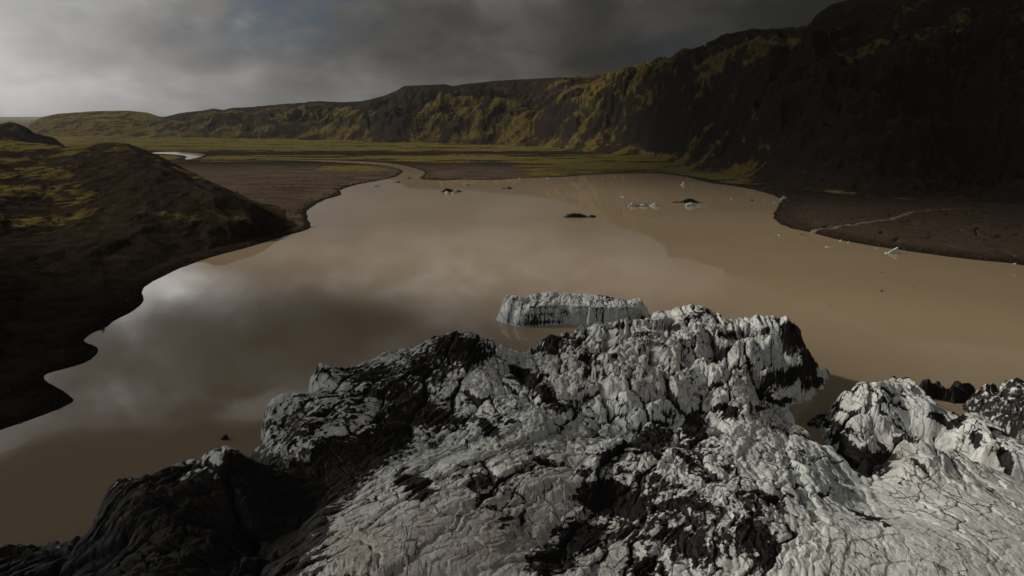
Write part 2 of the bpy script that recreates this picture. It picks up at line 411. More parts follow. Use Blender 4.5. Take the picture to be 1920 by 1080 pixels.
LAY_D = layer([(1020, 281), (1080, 285), (1200, 293), (1300, 316), (1400, 340), (1470, 356), (1600, 374), (1750, 387), (1920, 392), (2150, 398), (2600, 430)],
              [[(1060, 278, 40), (1110, 272, 50), (1200, 281, 45), (1300, 298, 60), (1400, 314, 75), (1500, 330, 75), (1600, 345, 80), (1750, 355, 85), (1920, 358, 85), (2600, 370, 85)],
               [(1060, 262, 110), (1120, 235, 110), (1160, 220, 120), (1250, 225, 125), (1300, 235, 140), (1400, 245, 150), (1500, 235, 160), (1600, 240, 160), (1750, 240, 165), (1920, 240, 165), (2600, 220, 165)],
               [(1060, 240, 190), (1140, 175, 200), (1200, 150, 210), (1260, 145, 220), (1320, 150, 270), (1400, 160, 270), (1520, 165, 270), (1700, 165, 270), (1920, 160, 270), (2600, 120, 270)],
               [(1060, 235, 300), (1140, 166, 330), (1200, 144, 340), (1260, 130, 360), (1320, 120, 400), (1400, 100, 430), (1520, 85, 430), (1700, 75, 430), (1920, 65, 430), (2600, 20, 430)],
               [(1060, 232, 500), (1150, 160, 520), (1200, 142, 540), (1270, 125, 580), (1300, 113, 600), (1320, 100, 610), (1340, 76, 620), (1352, 67, 620), (1410, 55, 630), (1432, 57, 630), (1488, 52, 630), (1499, 64, 630), (1508, 64, 630), (1520, 44, 640), (1532, 28, 650), (1560, 10, 660), (1640, -15, 680), (1780, -60, 700), (1920, -80, 720), (2600, -150, 720)]], 900, .8)
LAY_F = layer([(-600, 990), (-420, 980), (-200, 875), (0, 800), (75, 706), (150, 640), (200, 606), (262, 545), (320, 508), (380, 484), (440, 468), (480, 457), (530, 441), (575, 424)],
              [[(-600, 800, 40), (-200, 760, 40), (0, 705, 35), (100, 640, 35), (200, 580, 25), (262, 525, 25), (320, 494, 25), (380, 472, 20), (440, 456, 18), (530, 435, 10), (575, 422, 4)],
               [(-600, 470, 260), (-200, 460, 270), (0, 452, 270), (100, 435, 250), (180, 430, 200), (262, 428, 130), (320, 420, 100), (400, 424, 60), (470, 432, 30), (530, 428, 20), (575, 421, 8)],
               [(-600, 300, 520), (-200, 318, 520), (0, 325, 500), (100, 318, 470), (180, 300, 420), (240, 296, 350), (300, 312, 260), (345, 336, 190), (400, 372, 110), (470, 400, 60), (530, 420, 35), (575, 420.5, 12)],
               [(-600, 235, 740), (-200, 256, 760), (0, 262, 740), (60, 268, 690), (125, 276, 600), (160, 272, 560), (190, 268, 520), (240, 270, 450), (262, 278, 420), (290, 290, 370), (330, 309, 290), (360, 325, 240), (400, 345, 170), (470, 378, 110), (540, 412, 60), (578, 420, 20)]], 130, .02)
LAY_G = layer([(-600, 300), (-200, 300), (0, 300), (60, 298), (140, 290), (200, 285)],
              [[(-600, 250, 70), (-200, 256, 70), (0, 262, 70), (60, 270, 60), (100, 277, 50), (128, 281, 40), (140, 289, 10), (200, 285, 10)],
               [(-600, 190, 170), (-200, 224, 170), (-40, 237, 170), (0, 233, 170), (18, 229.5, 170), (32, 232, 165), (50, 239, 160), (64, 250, 150), (80, 254, 140), (100, 258, 120), (112, 267, 100), (125, 277, 60), (140, 289, 20), (200, 285, 20)]], 200, .05)

def build_terrain():
    da = np.radians(np.linspace(-41, 41, 1180))
    a1 = np.radians(np.linspace(-180, -41, 70)[:-1]); a2 = np.radians(np.linspace(41, 180, 70)[1:])
    az1 = np.concatenate([a1, da, a2])
    r1 = np.concatenate([np.geomspace(60, 4600, 1180), np.geomspace(4800, 60000, 40)])
    AZ, R = np.meshgrid(az1, r1); X = R * np.sin(AZ); Y = R * np.cos(AZ)
    shp = X.shape; az = AZ.ravel(); r = R.ravel(); x = X.ravel(); y = Y.ravel()
    sd = -np.maximum(sdf(x, y, LAKE), sdf(x, y, POND))           # land positive
    sdn = sd + fbm(x / 22, y / 22, 4, 5) * np.clip(r / 260, .8, 3.0)
    bank = 1.3 * sstep(-3, 9, sdn) + 1.2 * sstep(12, 60, sdn) - 2.0 * sstep(2, -14, sdn)
    rough = fbm(x / 46, y / 30, 5, 11)
    bank = np.where(bank > 0, bank * (1 - .8 * sstep(750, 1100, r)), bank)
    mound = np.maximum(0, fbm(x / 70, y / 38, 5, 21)) * 7 * sstep(10, 80, sdn)
    leftflat = sstep(100, -60, x) * sstep(1250, 900, y)
    z = bank + rough * .5 * sstep(5, 50, sdn) + mound * (.10 + .55 * leftflat) * sstep(1150, 850, r)
    # shallow channels in the delta
    delta = sstep(150, 240, x) * sstep(720, 560, y) * sstep(0, 25, sdn)
    ch = np.abs(perlin(x / 55 + .6 * perlin(x / 30, y / 30, 4), y / 26, 8)); z -= delta * 1.1 * np.exp(-(ch / .045) ** 2)
    base = z.copy()
    hid = np.zeros(len(x), np.int8)
    hrel = np.zeros(len(x))
    w1 = fbm(x / 130, y / 130, 5, 31, .55); w2 = fbm(x / 38, y / 38, 5, 41, .55, True); w3 = fbm(x / 420, y / 420, 4, 51)
    w4 = fbm(x / 11, y / 11, 4, 61)
    big = None
    for k, (lay, A1, A2, A3, hz) in enumerate(((LAY_A, 120, 40, 5, 3), (LAY_B, 130, 60, 8, 4), (LAY_C, 110, 24, 9, 4), (LAY_D, 100, 16, 10, 5), (LAY_F, 20, 16, 5, 2.6), (LAY_G, 20, 14, 6, 2))):
        rows, back, bz, e0, e1 = lay
        rf = np.interp(az, rows[0][0], rows[0][1]); rc = np.interp(az, rows[-1][0], rows[-1][1])
        tt = np.clip((r - rf) / np.maximum(rc - rf, 1), -0.2, 1.4)
        env = np.exp(-((tt - .35) / .38) ** 2) * np.where(tt < 1, 1 - sstep(.75, 1., tt), 0)
        # gullies are laid out mostly along the slope: noise in azimuth, drawn out in range
        s = az * rf
        gul = fbm(s / (150 if k < 4 else 60) + w1 * .9 + tt * 1.1, tt * 1.7 + k * 3.1 + w2 * .15, 3, 71 + k, .45, True)
        wob = (w1 * A1 + gul * A2 * 1.3 + w2 * A2 * .10) * env
        zz, a_, b_, crest = eval_layer(lay, az, r, wob)
        m = (az >= e0) & (az <= e1)
        edge = sstep(e0, e0 + .012, az) * sstep(e1, e1 - .012, az) if k < 2 else 1.
        soft = sstep(0, .25, tt)
        det = (w2 * hz * .7 + w4 * hz * .45 + gul * hz * 1.6) * soft * (1 - .75 * sstep(.85, 1.0, tt))
        if k in (1, 2, 3):   # spurs and ravines
            sp = fbm(x / 190 + w1 * .5, y / 190 + w3 * .4, 5, 231 + k, .5, True); det = det + (sp - .25) * (16, 36, 66)[k - 1] * np.sqrt(env) * soft * 1.1 * np.where(tt > 0, 1, 0)
        if k == 3:   # stepped basalt bands
            q = zz + w1 * 9; st = 17.0; fr = q / st - np.floor(q / st)
            det = det + (sstep(.25, .75, fr) - fr) * st * .55 * soft * (1 - sstep(.8, .98, tt))
        if k in (4, 5): det = det * np.clip(crest / 28, .15, 1)
        if k in (4,):
            det = det * .8 + np.maximum(0, w1) * 5 * soft * (1 - sstep(.7, 1, tt))
        zz = np.where(m, (zz + det) * edge - 4 * (1 - soft) * (tt < 0), -9)
        win = zz > z
        hid = np.where(win, k + 1, hid); z = np.where(win, zz, z)
        hrel = np.where(win, np.clip(tt, 0, 1), hrel)
    # ---- paint: moss, paleness, rock
    u, v = proj(x, y, z)
    st1 = fbm(x / 260, y / 60, 5, 81); st2 = fbm(x / 70, y / 18, 5, 82); pt = fbm(x / 55, y / 55, 5, 83, .55)
    G = np.zeros((len(x), 3), np.float32)
    flat = hid == 0
    moss_plain = .80 + st1 * 1.4 + st2 * 1.2
    # moss lies on the far plain and beside the outlet, bare gravel near the lake
    reg = sstep(700, 860, y) * sstep(4, 22, sdn + pt * 6)
    reg *= 1 - .9 * sstep(60, -30, x - (y - 1000) * -.05) * sstep(1330, 1180, y + st1 * 90)
    dark_band = np.exp(-((y - 1520 - st1 * 90) / 110) ** 2) * sstep(500, 100, x)
    reg = reg * (1 - .8 * dark_band)
    isl = np.exp(-((u - 660) / 95) ** 2 - ((v - 316) / 7) ** 2); isl2 = np.exp(-((u - 620) / 20) ** 2)*0
    G[:, 0] = np.where(flat, moss_plain * reg + isl * .75, 0)
    G[:, 1] = np.where(flat, sstep(1250, 1000, y) * sstep(300, 0, x) * (.85 + st2) * sstep(400, 560, y) + .42 * delta, 0)
    hm = .30 + pt * .55 + st1 * .5 + w1 * .3
    hm = hm + np.select([hid == 1, hid == 2, hid == 3, hid == 4, hid == 5, hid == 6],
                        [.30, .14, .20, .12, -.13, .08], 0)
    # brown bare upper ground behind the green front ridge, brown talus on the right
    hm -= np.where(hid == 3, .55 * sstep(.42, .6, hrel) * sstep(1130, 900, u), 0) + np.where(hid == 4, .45 * sstep(1350, 1500, u) * (hrel < .5), 0)
    hm += np.where(hid == 4, .16 * sstep(1480, 1380, u), 0)
    hm -= np.where(hid == 4, .40 * sstep(.5, .9, hrel) * sstep(1250, 1420, u), 0)  # moss thinned on the upper right slope to paint in cloud shade
    hm -= np.where(hid == 2, .5 * sstep(.42, .6, hrel), 0)
    hm += np.where(hid == 5, .30 * sstep(.55, .9, hrel) + .22 * np.exp(-((v - 370) / 60) ** 2) * sstep(420, 250, u), 0)
    hm -= np.where(hid == 5, .6 * sstep(.16, .02, hrel) + .5 * sstep(520, 640, v), 0)
    cone = np.exp(-((u - 262) / 60) ** 2 - ((v - 335) / 34) ** 2); hm -= cone * .7 * (hid == 5)
    G[:, 0] = np.where(flat, G[:, 0], hm)
    # talus apron strip of moss above the delta
    strip = np.exp(-((v - (352 + (u - 1500) * .10)) / 5) ** 2) * sstep(1480, 1540, u) * sstep(1800, 1700, u)
    G[:, 0] = G[:, 0] + strip * .5
    G[:, 2] = np.where(np.isin(hid, (3, 4)), .35 * sstep(.05, .3, w2), 0)
    G[:, 2] += ((sdn < 4) * .8)
    co = np.stack([x, y, z], 1)
    q = grid_quads(*shp)
    zq = z[q].max(1); q = q[zq > -1.2]
    hq = hid[q[:, 0]]
    # stones strewn over banks, outwash and the shore hill
    rnd = np.random.RandomState(5)
    w = np.exp(-np.abs(sdn - 3) / 5.) * 1.0 + .10 * (hid == 5) * (x > -420) + .05 * (hid == 4) * sstep(.5, .1, hrel) + .06 * leftflat * (hid == 0) + .03 * delta
    w = w * (z > .15) * (r < 1300) * (np.abs(az) < .72) * np.where(hid == 0, 1, np.where(hid >= 4, 1, 0)) * r * (.3 + sstep(-.1, .5, pt))
    pick = rnd.choice(len(x), 9000, p=w / w.sum())
    ic = np.array([(1, 0, 0), (-1, 0, 0), (0, 1, 0), (0, -1, 0), (0, 0, 1), (0, 0, -1)], float)
    tri = np.array([(0, 2, 4), (2, 1, 4), (1, 3, 4), (3, 0, 4), (2, 0, 5), (1, 2, 5), (3, 1, 5), (0, 3, 5)])
    sz = (.16 + .55 * rnd.rand(9000) ** 5) * np.clip(r[pick] / 320, .7, 2.2)
    base_ = np.stack([x[pick] + rnd.randn(9000) * .6, y[pick] + rnd.randn(9000) * .6, z[pick] + sz * .1], 1)
    V = ic[None] * (.6 + .8 * rnd.rand(9000, 6, 1)) + rnd.randn(9000, 6, 3) * .12
    V[:, :, 2] *= .65; V = V * sz[:, None, None] + base_[:, None]
    T = (tri[None] + 6 * np.arange(9000)[:, None, None]).reshape(-1, 3)
    o = new_mesh('strewn_stones', V.reshape(-1, 3), np.zeros((0, 4), np.int32), T, mat=M_STONE, smooth=False); tag(o, kind='stuff')
    names = {0: 'ground', 1: 'mesa_hill', 2: 'far_hill', 3: 'ridge_hill', 4: 'mountain', 5: 'shore_hill', 6: 'peak_hill'}
    for k, nm in names.items():
        qq = q[hq == k]
        if len(qq) == 0: continue
        c, qn, a = compact(co, qq, {'mask': G})
        o = new_mesh(nm, c, qn, attrs=a, mat=M_TER); tag(o, kind='structure')
build_terrain()

# water sheet
wx = [(-9000, -400), (9000, -400), (9000, 5200), (-9000, 5200)]
o = new_mesh('lake_water', [(a, b, 0) for a, b in wx], [(0, 1, 2, 3)], mat=M_WAT, smooth=False); tag(o, kind='structure')

# pale stream crossing the delta
def ribbon(name, pts, w, z, mat):
    bpy.context.view_layer.update(); gr = bpy.data.objects['ground']
    P = np.array([at(u, v, z) for u, v in pts]); n = 220
    s = np.linspace(0, len(P) - 1, n); X = np.interp(s, range(len(P)), P[:, 0]); Y = np.interp(s, range(len(P)), P[:, 1])
    W = np.interp(s, range(len(P)), w)
    tx, ty = np.gradient(X), np.gradient(Y); l = np.hypot(tx, ty); nx, ny = -ty / l, tx / l
    co = []
    wob = fbm(np.arange(n) / 9., np.zeros(n), 4, 9) * 3; X = X + nx * wob; Y = Y + ny * wob
    for k in (-1, 1):
        for i in range(n):
            px_, py_ = X[i] + nx[i] * W[i] * .5 * k, Y[i] + ny[i] * W[i] * .5 * k
            ok, hit, _, _ = gr.ray_cast((px_, py_, 300), (0, 0, -1)); co.append((px_, py_, (hit.z if ok else 0) + .12))
    o = new_mesh(name, co, [(i, i + 1, n + i + 1, n + i) for i in range(n - 1)], mat=mat); tag(o, kind='structure'); return o
ribbon('stream', [(1505, 433), (1535, 426), (1580, 420), (1630, 415.5), (1672, 411), (1695, 402), (1712, 396), (1750, 392.5), (1800, 391), (1850, 391)],
       [6, 3.5, 2.5, 2.5, 3.5, 5, 3, 2.5, 2, 1.5], 2.9, M_STR)

# ------------------------------------------------------------------ glacier
def tps(P, Z, lam=2.):
    P = np.asarray(P, float); n = len(P)
    def K(d2): return np.where(d2 > 0, .5 * d2 * np.log(np.maximum(d2, 1e-9)), 0)
    d2 = ((P[:, None] - P[None]) ** 2).sum(-1)
    A = np.zeros((n + 3, n + 3)); A[:n, :n] = K(d2) + np.eye(n) * lam; A[:n, n] = 1; A[:n, n + 1:] = P; A[n, :n] = 1; A[n + 1:, :n] = P.T
    w = np.linalg.solve(A, np.concatenate([Z, np.zeros(3)]))
    def f(x, y):
        o = w[n] + w[n + 1] * x + w[n + 2] * y
        for i in range(n): o = o + w[i] * K((x - P[i, 0]) ** 2 + (y - P[i, 1]) ** 2)
        return o
    return f
def ell(u, v, cu, cv, ru, rv, ang=0., p=2.):
    a = math.radians(ang); du = u - cu; dv = v - cv
    s = (du * math.cos(a) + dv * math.sin(a)) / ru; t = (-du * math.sin(a) + dv * math.cos(a)) / rv
    return np.exp(-(s * s + t * t) ** (p / 2) * .9)
def flow(x, y):
    th = np.radians(np.clip(32 - .37 * x, -2, 55)); yy = y - 125
    return x * np.cos(th) - yy * np.sin(th), x * np.sin(th) + yy * np.cos(th)

RIM = [(-320, 1180, 3), (-100, 1060, 3), (0, 1016, 4), (60, 1016, 4), (105, 1010, 5), (165, 998, 7), (183, 950, 10), (208, 903, 14), (228, 889, 15),
       (262, 897, 14), (330, 876, 13), (372, 866, 13), (397, 868, 14), (408, 843, 18), (423, 840, 18), (440, 868, 12), (455, 900, 6), (466, 886, 5),
       (490, 868, 6), (480, 852, 3), (472, 842, 2), (500, 828, 5), (497, 790, 7), (501, 760, 9), (526, 738, 11), (550, 739, 11), (572, 745, 8), (584, 728, 8),
       (585, 712, 9), (584, 698, 11), (593, 687, 13), (604, 700, 9), (640, 690, 9), (668, 689, 9), (668, 681, 8), (690, 673, 8), (720, 660, 8), (760, 652, 9),
       (792, 654, 9), (820, 641, 14), (855, 621, 19), (890, 626, 18), (925, 640, 15), (952, 657, 10), (985, 662, 6), (1014, 656, 5), (1020, 641, 8), (1033, 623, 12),
       (1046, 629, 11), (1060, 621, 11), (1074, 628, 12), (1082, 611, 14), (1112, 607, 15), (1150, 598, 16), (1190, 598, 16), (1220, 592, 15), (1226, 579, 17),
       (1252, 578, 17), (1292, 569, 19), (1330, 577, 18), (1353, 597, 15), (1390, 597, 16), (1422, 605, 16), (1448, 606, 18), (1458, 594, 22), (1466, 606, 20),
       (1480, 593, 23), (1496, 606, 20), (1511, 635, 15), (1526, 664, 9), (1550, 688, 4), (1545, 696, 1), (1528, 703, 1), (1546, 716, 1), (1530, 728, 1), (1480, 746, 2),
       (1470, 757, 2), (1474, 768, 4), (1486, 776, 5), (1484, 790, 6), (1492, 796, 7), (1505, 800, 7), (1528, 826, 8), (1545, 836, 9), (1560, 834, 10), (1584, 857, 10), (1600, 884, 9), (1622, 864, 10), (1655, 876, 8),
       (1683, 831, 14), (1706, 842, 11), (1728, 826, 15), (1762, 845, 13), (1785, 839, 13), (1812, 858, 11), (1850, 872, 10), (1930, 905, 9), (2120, 950, 9),
       (2350, 1350, 10), (1500, 1500, 14), (400, 1500, 14), (-450, 1400, 6)]
INNER = [(1300, 620, 19), (1200, 640, 18), (1400, 645, 20), (1450, 635, 20), (1100, 670, 15), (1250, 690, 18), (1380, 690, 18), (1500, 655, 15), (1510, 695, 5),
         (1450, 700, 14), (1420, 740, 9), (1455, 740, 4), (1150, 735, 16), (1250, 735, 17), (1330, 740, 14), (1060, 730, 15), (1150, 800, 10), (1250, 795, 9), (1350, 780, 12),
         (1050, 790, 12), (1200, 850, 14), (1160, 930, 12), (1000, 900, 17), (850, 950, 18), (700, 1000, 18), (600, 1080, 18), (1300, 950, 16), (1330, 810, 13),
         (1450, 900, 15), (1500, 1000, 17), (1700, 1000, 17), (1900, 1010, 15), (1600, 950, 12), (1350, 1060, 15), (1000, 1080, 16), (1050, 1010, 13),
         (830, 785, 9), (740, 830, 8), (650, 880, 8), (560, 950, 7), (490, 1040, 8), (600, 740, 11), (560, 800, 12), (700, 720, 12), (860, 655, 17), (700, 765, 11),
         (540, 860, 8), (250, 940, 15), (200, 1050, 9), (400, 940, 13), (100, 1065, 7), (330, 1000, 12), (900, 700, 14), (930, 755, 14), (780, 860, 13), (900, 850, 16),
         (980, 700, 11), (1640, 900, 9), (1700, 870, 14), (1770, 880, 14), (1850, 950, 14), (640, 960, 14), (560, 1060, 15), (1560, 900, 14), (1500, 840, 12), (1400, 850, 14),
         (420, 870, 14), (1585, 930, 12)]
# dark debris patches (with those of the broken block), plus painted shade lower left and on the right spire: (u, v, ru, rv, angle, strength)
DIRT_SHADE = [(250, 965, 230, 110, -10, .98), (470, 900, 90, 70, -30, 1.0), (560, 800, 80, 60, -30, .66), (1250, 975, 230, 100, 8, .64), (1190, 900, 120, 60, 30, .5), (930, 930, 90, 60, 20, .4), (1320, 830, 60, 50, 40, .5), (860, 655, 75, 40, 10, 1), (800, 690, 70, 45, 20, .85), (760, 740, 90, 55, 30, .85), (800, 780, 90, 26, 8, 1), (700, 840, 110, 45, -35, 1.15), (600, 900, 130, 60, -35, 1.3),
        (520, 980, 120, 90, -45, 1.5), (420, 1040, 160, 110, 0, 1.6), (350, 950, 150, 70, 0, 1.3), (250, 1050, 200, 70, 0, 1.2), (60, 1060, 160, 45, 0, 1.3), (560, 820, 80, 50, 0, .62),
        (630, 770, 90, 45, -20, .58), (700, 700, 95, 26, -5, .8), (620, 700, 50, 12, 0, .6), (500, 870, 60, 24, 20, .4), (250, 930, 50, 40, 0, .55), (593, 692, 9, 10, 0, 1.2), (238, 915, 60, 36, -20, .82), (300, 890, 70, 24, 0, 1.0), (400, 870, 40, 40, 60, .5), (520, 790, 40, 40, 0, .55), (500, 850, 50, 30, 0, .5), (570, 760, 70, 24, -10, .6), (430, 930, 60, 40, 0, 1.0),
        (990, 708, 34, 19, 20, 1.25), (1020, 735, 26, 10, 50, 1), (900, 752, 36, 9, -14, .9), (914, 800, 34, 13, 40, 1.2), (955, 790, 25, 9, 0, .9), (1048, 765, 40, 10, 0, .9),
        (775, 905, 38, 20, 20, 1.25), (795, 925, 30, 14, -20, 1.1), (905, 902, 24, 16, 0, 1.1), (860, 895, 34, 8, -10, .5), (950, 960, 42, 40, 30, .55), (1150, 938, 70, 34, 14, 1.6),
        (1098, 890, 22, 16, 40, .8), (1220, 905, 55, 30, 20, .75), (1300, 945, 70, 14, 8, .95), (1090, 1005, 70, 38, -10, 1.0), (1040, 1050, 55, 36, -10, 1.0), (1290, 1020, 90, 48, 20, .85), (1200, 1060, 60, 30, 0, .8),
        (1410, 1005, 50, 46, 50, 1.0), (1400, 940, 38, 26, 30, .8), (1302, 798, 22, 36, 10, 1.35), (1225, 820, 42, 34, -30, 1.0), (1290, 860, 40, 16, 50, .9), (1330, 895, 38, 16, 30, .7),
        (1368, 770, 30, 18, 20, 1.0), (1250, 775, 34, 12, 0, .6), (1175, 765, 40, 12, 0, .45), (1035, 642, 26, 20, 0, 1.4), (1078, 640, 14, 16, 0, .9), (1105, 672, 24, 8, 20, .9), (1100, 700, 14, 12, 30, .9),
        (1145, 615, 26, 6, -10, .8), (1205, 627, 18, 7, -20, .95), (1310, 590, 34, 7, -24, .9), (1262, 614, 20, 6, -24, .9), (1365, 628, 26, 8, -12, .9), (1240, 645, 10, 6, 0, .8), (1200, 655, 14, 6, 20, .7),
        (1490, 630, 34, 36, 60, 1.2), (1520, 675, 26, 22, 40, 1.3), (1490, 705, 60, 22, -15, 1.0), (1430, 625, 22, 9, -20, .9), (1525, 718, 26, 10, -20, 1.2), (1460, 752, 36, 6, 0, 1.1), (1425, 765, 20, 8, 0, .9), (1455, 600, 8, 9, 0, 1.1), (966, 558, 5, 5, 30, 1), (1140, 558, 7, 2.5, 0, .8), (1083, 549, 8, 2, 0, .9), (1058, 592, 2.5, 20, 0, .8), (1130, 592, 2, 20, 0, 1.), (1012, 592, 2.5, 20, 10, .8), (1040, 600, 18, 8, 0, .5), (975, 580, 4, 10, 0, .6),
        (1405, 690, 14, 60, -25, .42), (1618, 966, 38, 6, 16, 1.2), (1655, 980, 20, 4, 35, 1.1), (1545, 940, 30, 18, 40, .5), (1470, 950, 18, 7, 25, .9), (1440, 1020, 10, 26, 0, .8), (1370, 880, 30, 10, 10, .6),
        (1640, 870, 40, 22, -15, 1.2), (1690, 905, 12, 18, 20, .5), (1640, 1070, 26, 8, 20, .7), (1870, 920, 40, 10, 20, .55), (1860, 905, 30, 6, 30, .5), (1060, 690, 10, 6, 0, .6), (1130, 700, 16, 6, 20, .8),
        (1565, 800, 36, 12, 20, .8), (1580, 832, 40, 20, 30, .95), (1612, 845, 20, 14, 20, .9), (1652, 748, 6, 9, 0, .9), (1664, 738, 24, 6, 20, 1), (1690, 762, 22, 6, 42, .95), (1762, 786, 30, 7, 30, 1.15), (1795, 792, 24, 8, -38, 1.25), (1828, 822, 14, 22, 10, 1.1), (1690, 707, 32, 6, 0, 1.2),
        (1870, 850, 60, 20, 25, .42), (1700, 824, 40, 6, 0, .5), (1600, 728, 12, 7, -20, .9), (1560, 778, 16, 14, -40, .5), (1720, 822, 40, 6, 0, .6)]
DUST = [(900, 1000, 260, 110, 0, .55), (700, 1040, 200, 90, 0, .6), (1000, 860, 120, 60, 0, .3), (1180, 680, 160, 60, 0, .3), (1800, 960, 150, 40, 25, .25), (1670, 860, 40, 40, 0, .6), (1400, 690, 30, 60, 0, .4)]
BLUE = [(870, 830, 110, 30, -20, .5), (1570, 880, 60, 70, 0, .6), (640, 745, 50, 18, 20, .6), (1000, 800, 100, 18, 0, .6), (1120, 800, 90, 26, 0, .5), (1440, 660, 40, 40, 0, .4)]

def field(u, v, L, p=2.):
    o = np.zeros(u.shape)
    for c in L: o = np.maximum(o, ell(u, v, *c[:5], p) * c[5])
    return o

def ice_detail(x, y, amp_big, amp_mid, amp_small, seed=0, iso=0.):
    """block and crevasse relief on an ice sheet; returns height, crack measure, cell value"""
    wx = fbm(x / 9, y / 9, 4, 101 + seed) * 2.6; wy = fbm(x / 9, y / 9, 4, 111 + seed) * 2.6; wx = wx * .8
    w2x = fbm(x / 2.2, y / 2.2, 3, 121 + seed) * .3; w2y = fbm(x / 2.2, y / 2.2, 3, 131 + seed) * .3
    a, b = flow(x + wx + w2x, y + wy + w2y)
    b = b * (1 + 1.3 * iso)
    h = 0; crack = np.zeros(x.shape); tone = 0; vary = np.clip(.75 + 1.5 * fbm(x / 24, y / 24, 3, 301 + seed), .12, 1.7)
    amp_mid = amp_mid * vary; amp_small = amp_small * (1.5 - .6 * vary)
    for (sa, sb, amp, w, sd_) in ((9.5, 26., amp_big, .06, 1), (3.3, 10., amp_mid, .07, 2), (1.2, 3.4, amp_small, .10, 3)):
        f1, f2, idv, cx, cy = worley(a / sa, b / sb, sd_ * 13 + seed, .95)
        e = (f2 - f1)
        tilt = (cx * (hsh((idv * 9999).astype(np.int64), 1, 1, seed) / 65535. - .5) + cy * (hsh((idv * 9999).astype(np.int64), 2, 1, seed) / 65535. - .5)) * 2.
        pres = sstep(-.25, .2, perlin(a / (sa * 3), b / (sb * 2.5), 141 + sd_ + seed))     # cracks fade in and out
        cut = np.exp(-(e / w) ** 1.3) * (.25 + .75 * pres)
        h = h + amp * ((idv - .5) * .9 + tilt * 1.3 - f1 * f1 * (.4 + .7 * iso) - cut * (1.15, .8, .6)[sd_ - 1])
        crack = np.maximum(crack, cut * min(1, amp.max() if hasattr(amp, 'max') else amp) * (1, .9, .6)[sd_ - 1] * np.clip(amp * (.8, 1.3, 2.2)[sd_ - 1], 0, 1))
        tone = tone + (idv - .5) * (.5, .35, .2)[sd_ - 1]
    r1 = fbm(a / 3.2, b / 7, 5, 151 + seed, .55, True); r2 = fbm(x / .9, y / .9, 4, 161 + seed)
    h = h + (r1 - .2) * .34 * (amp_mid * .6 + .25) + r2 * .09
    return h, crack, tone, a, b, r1

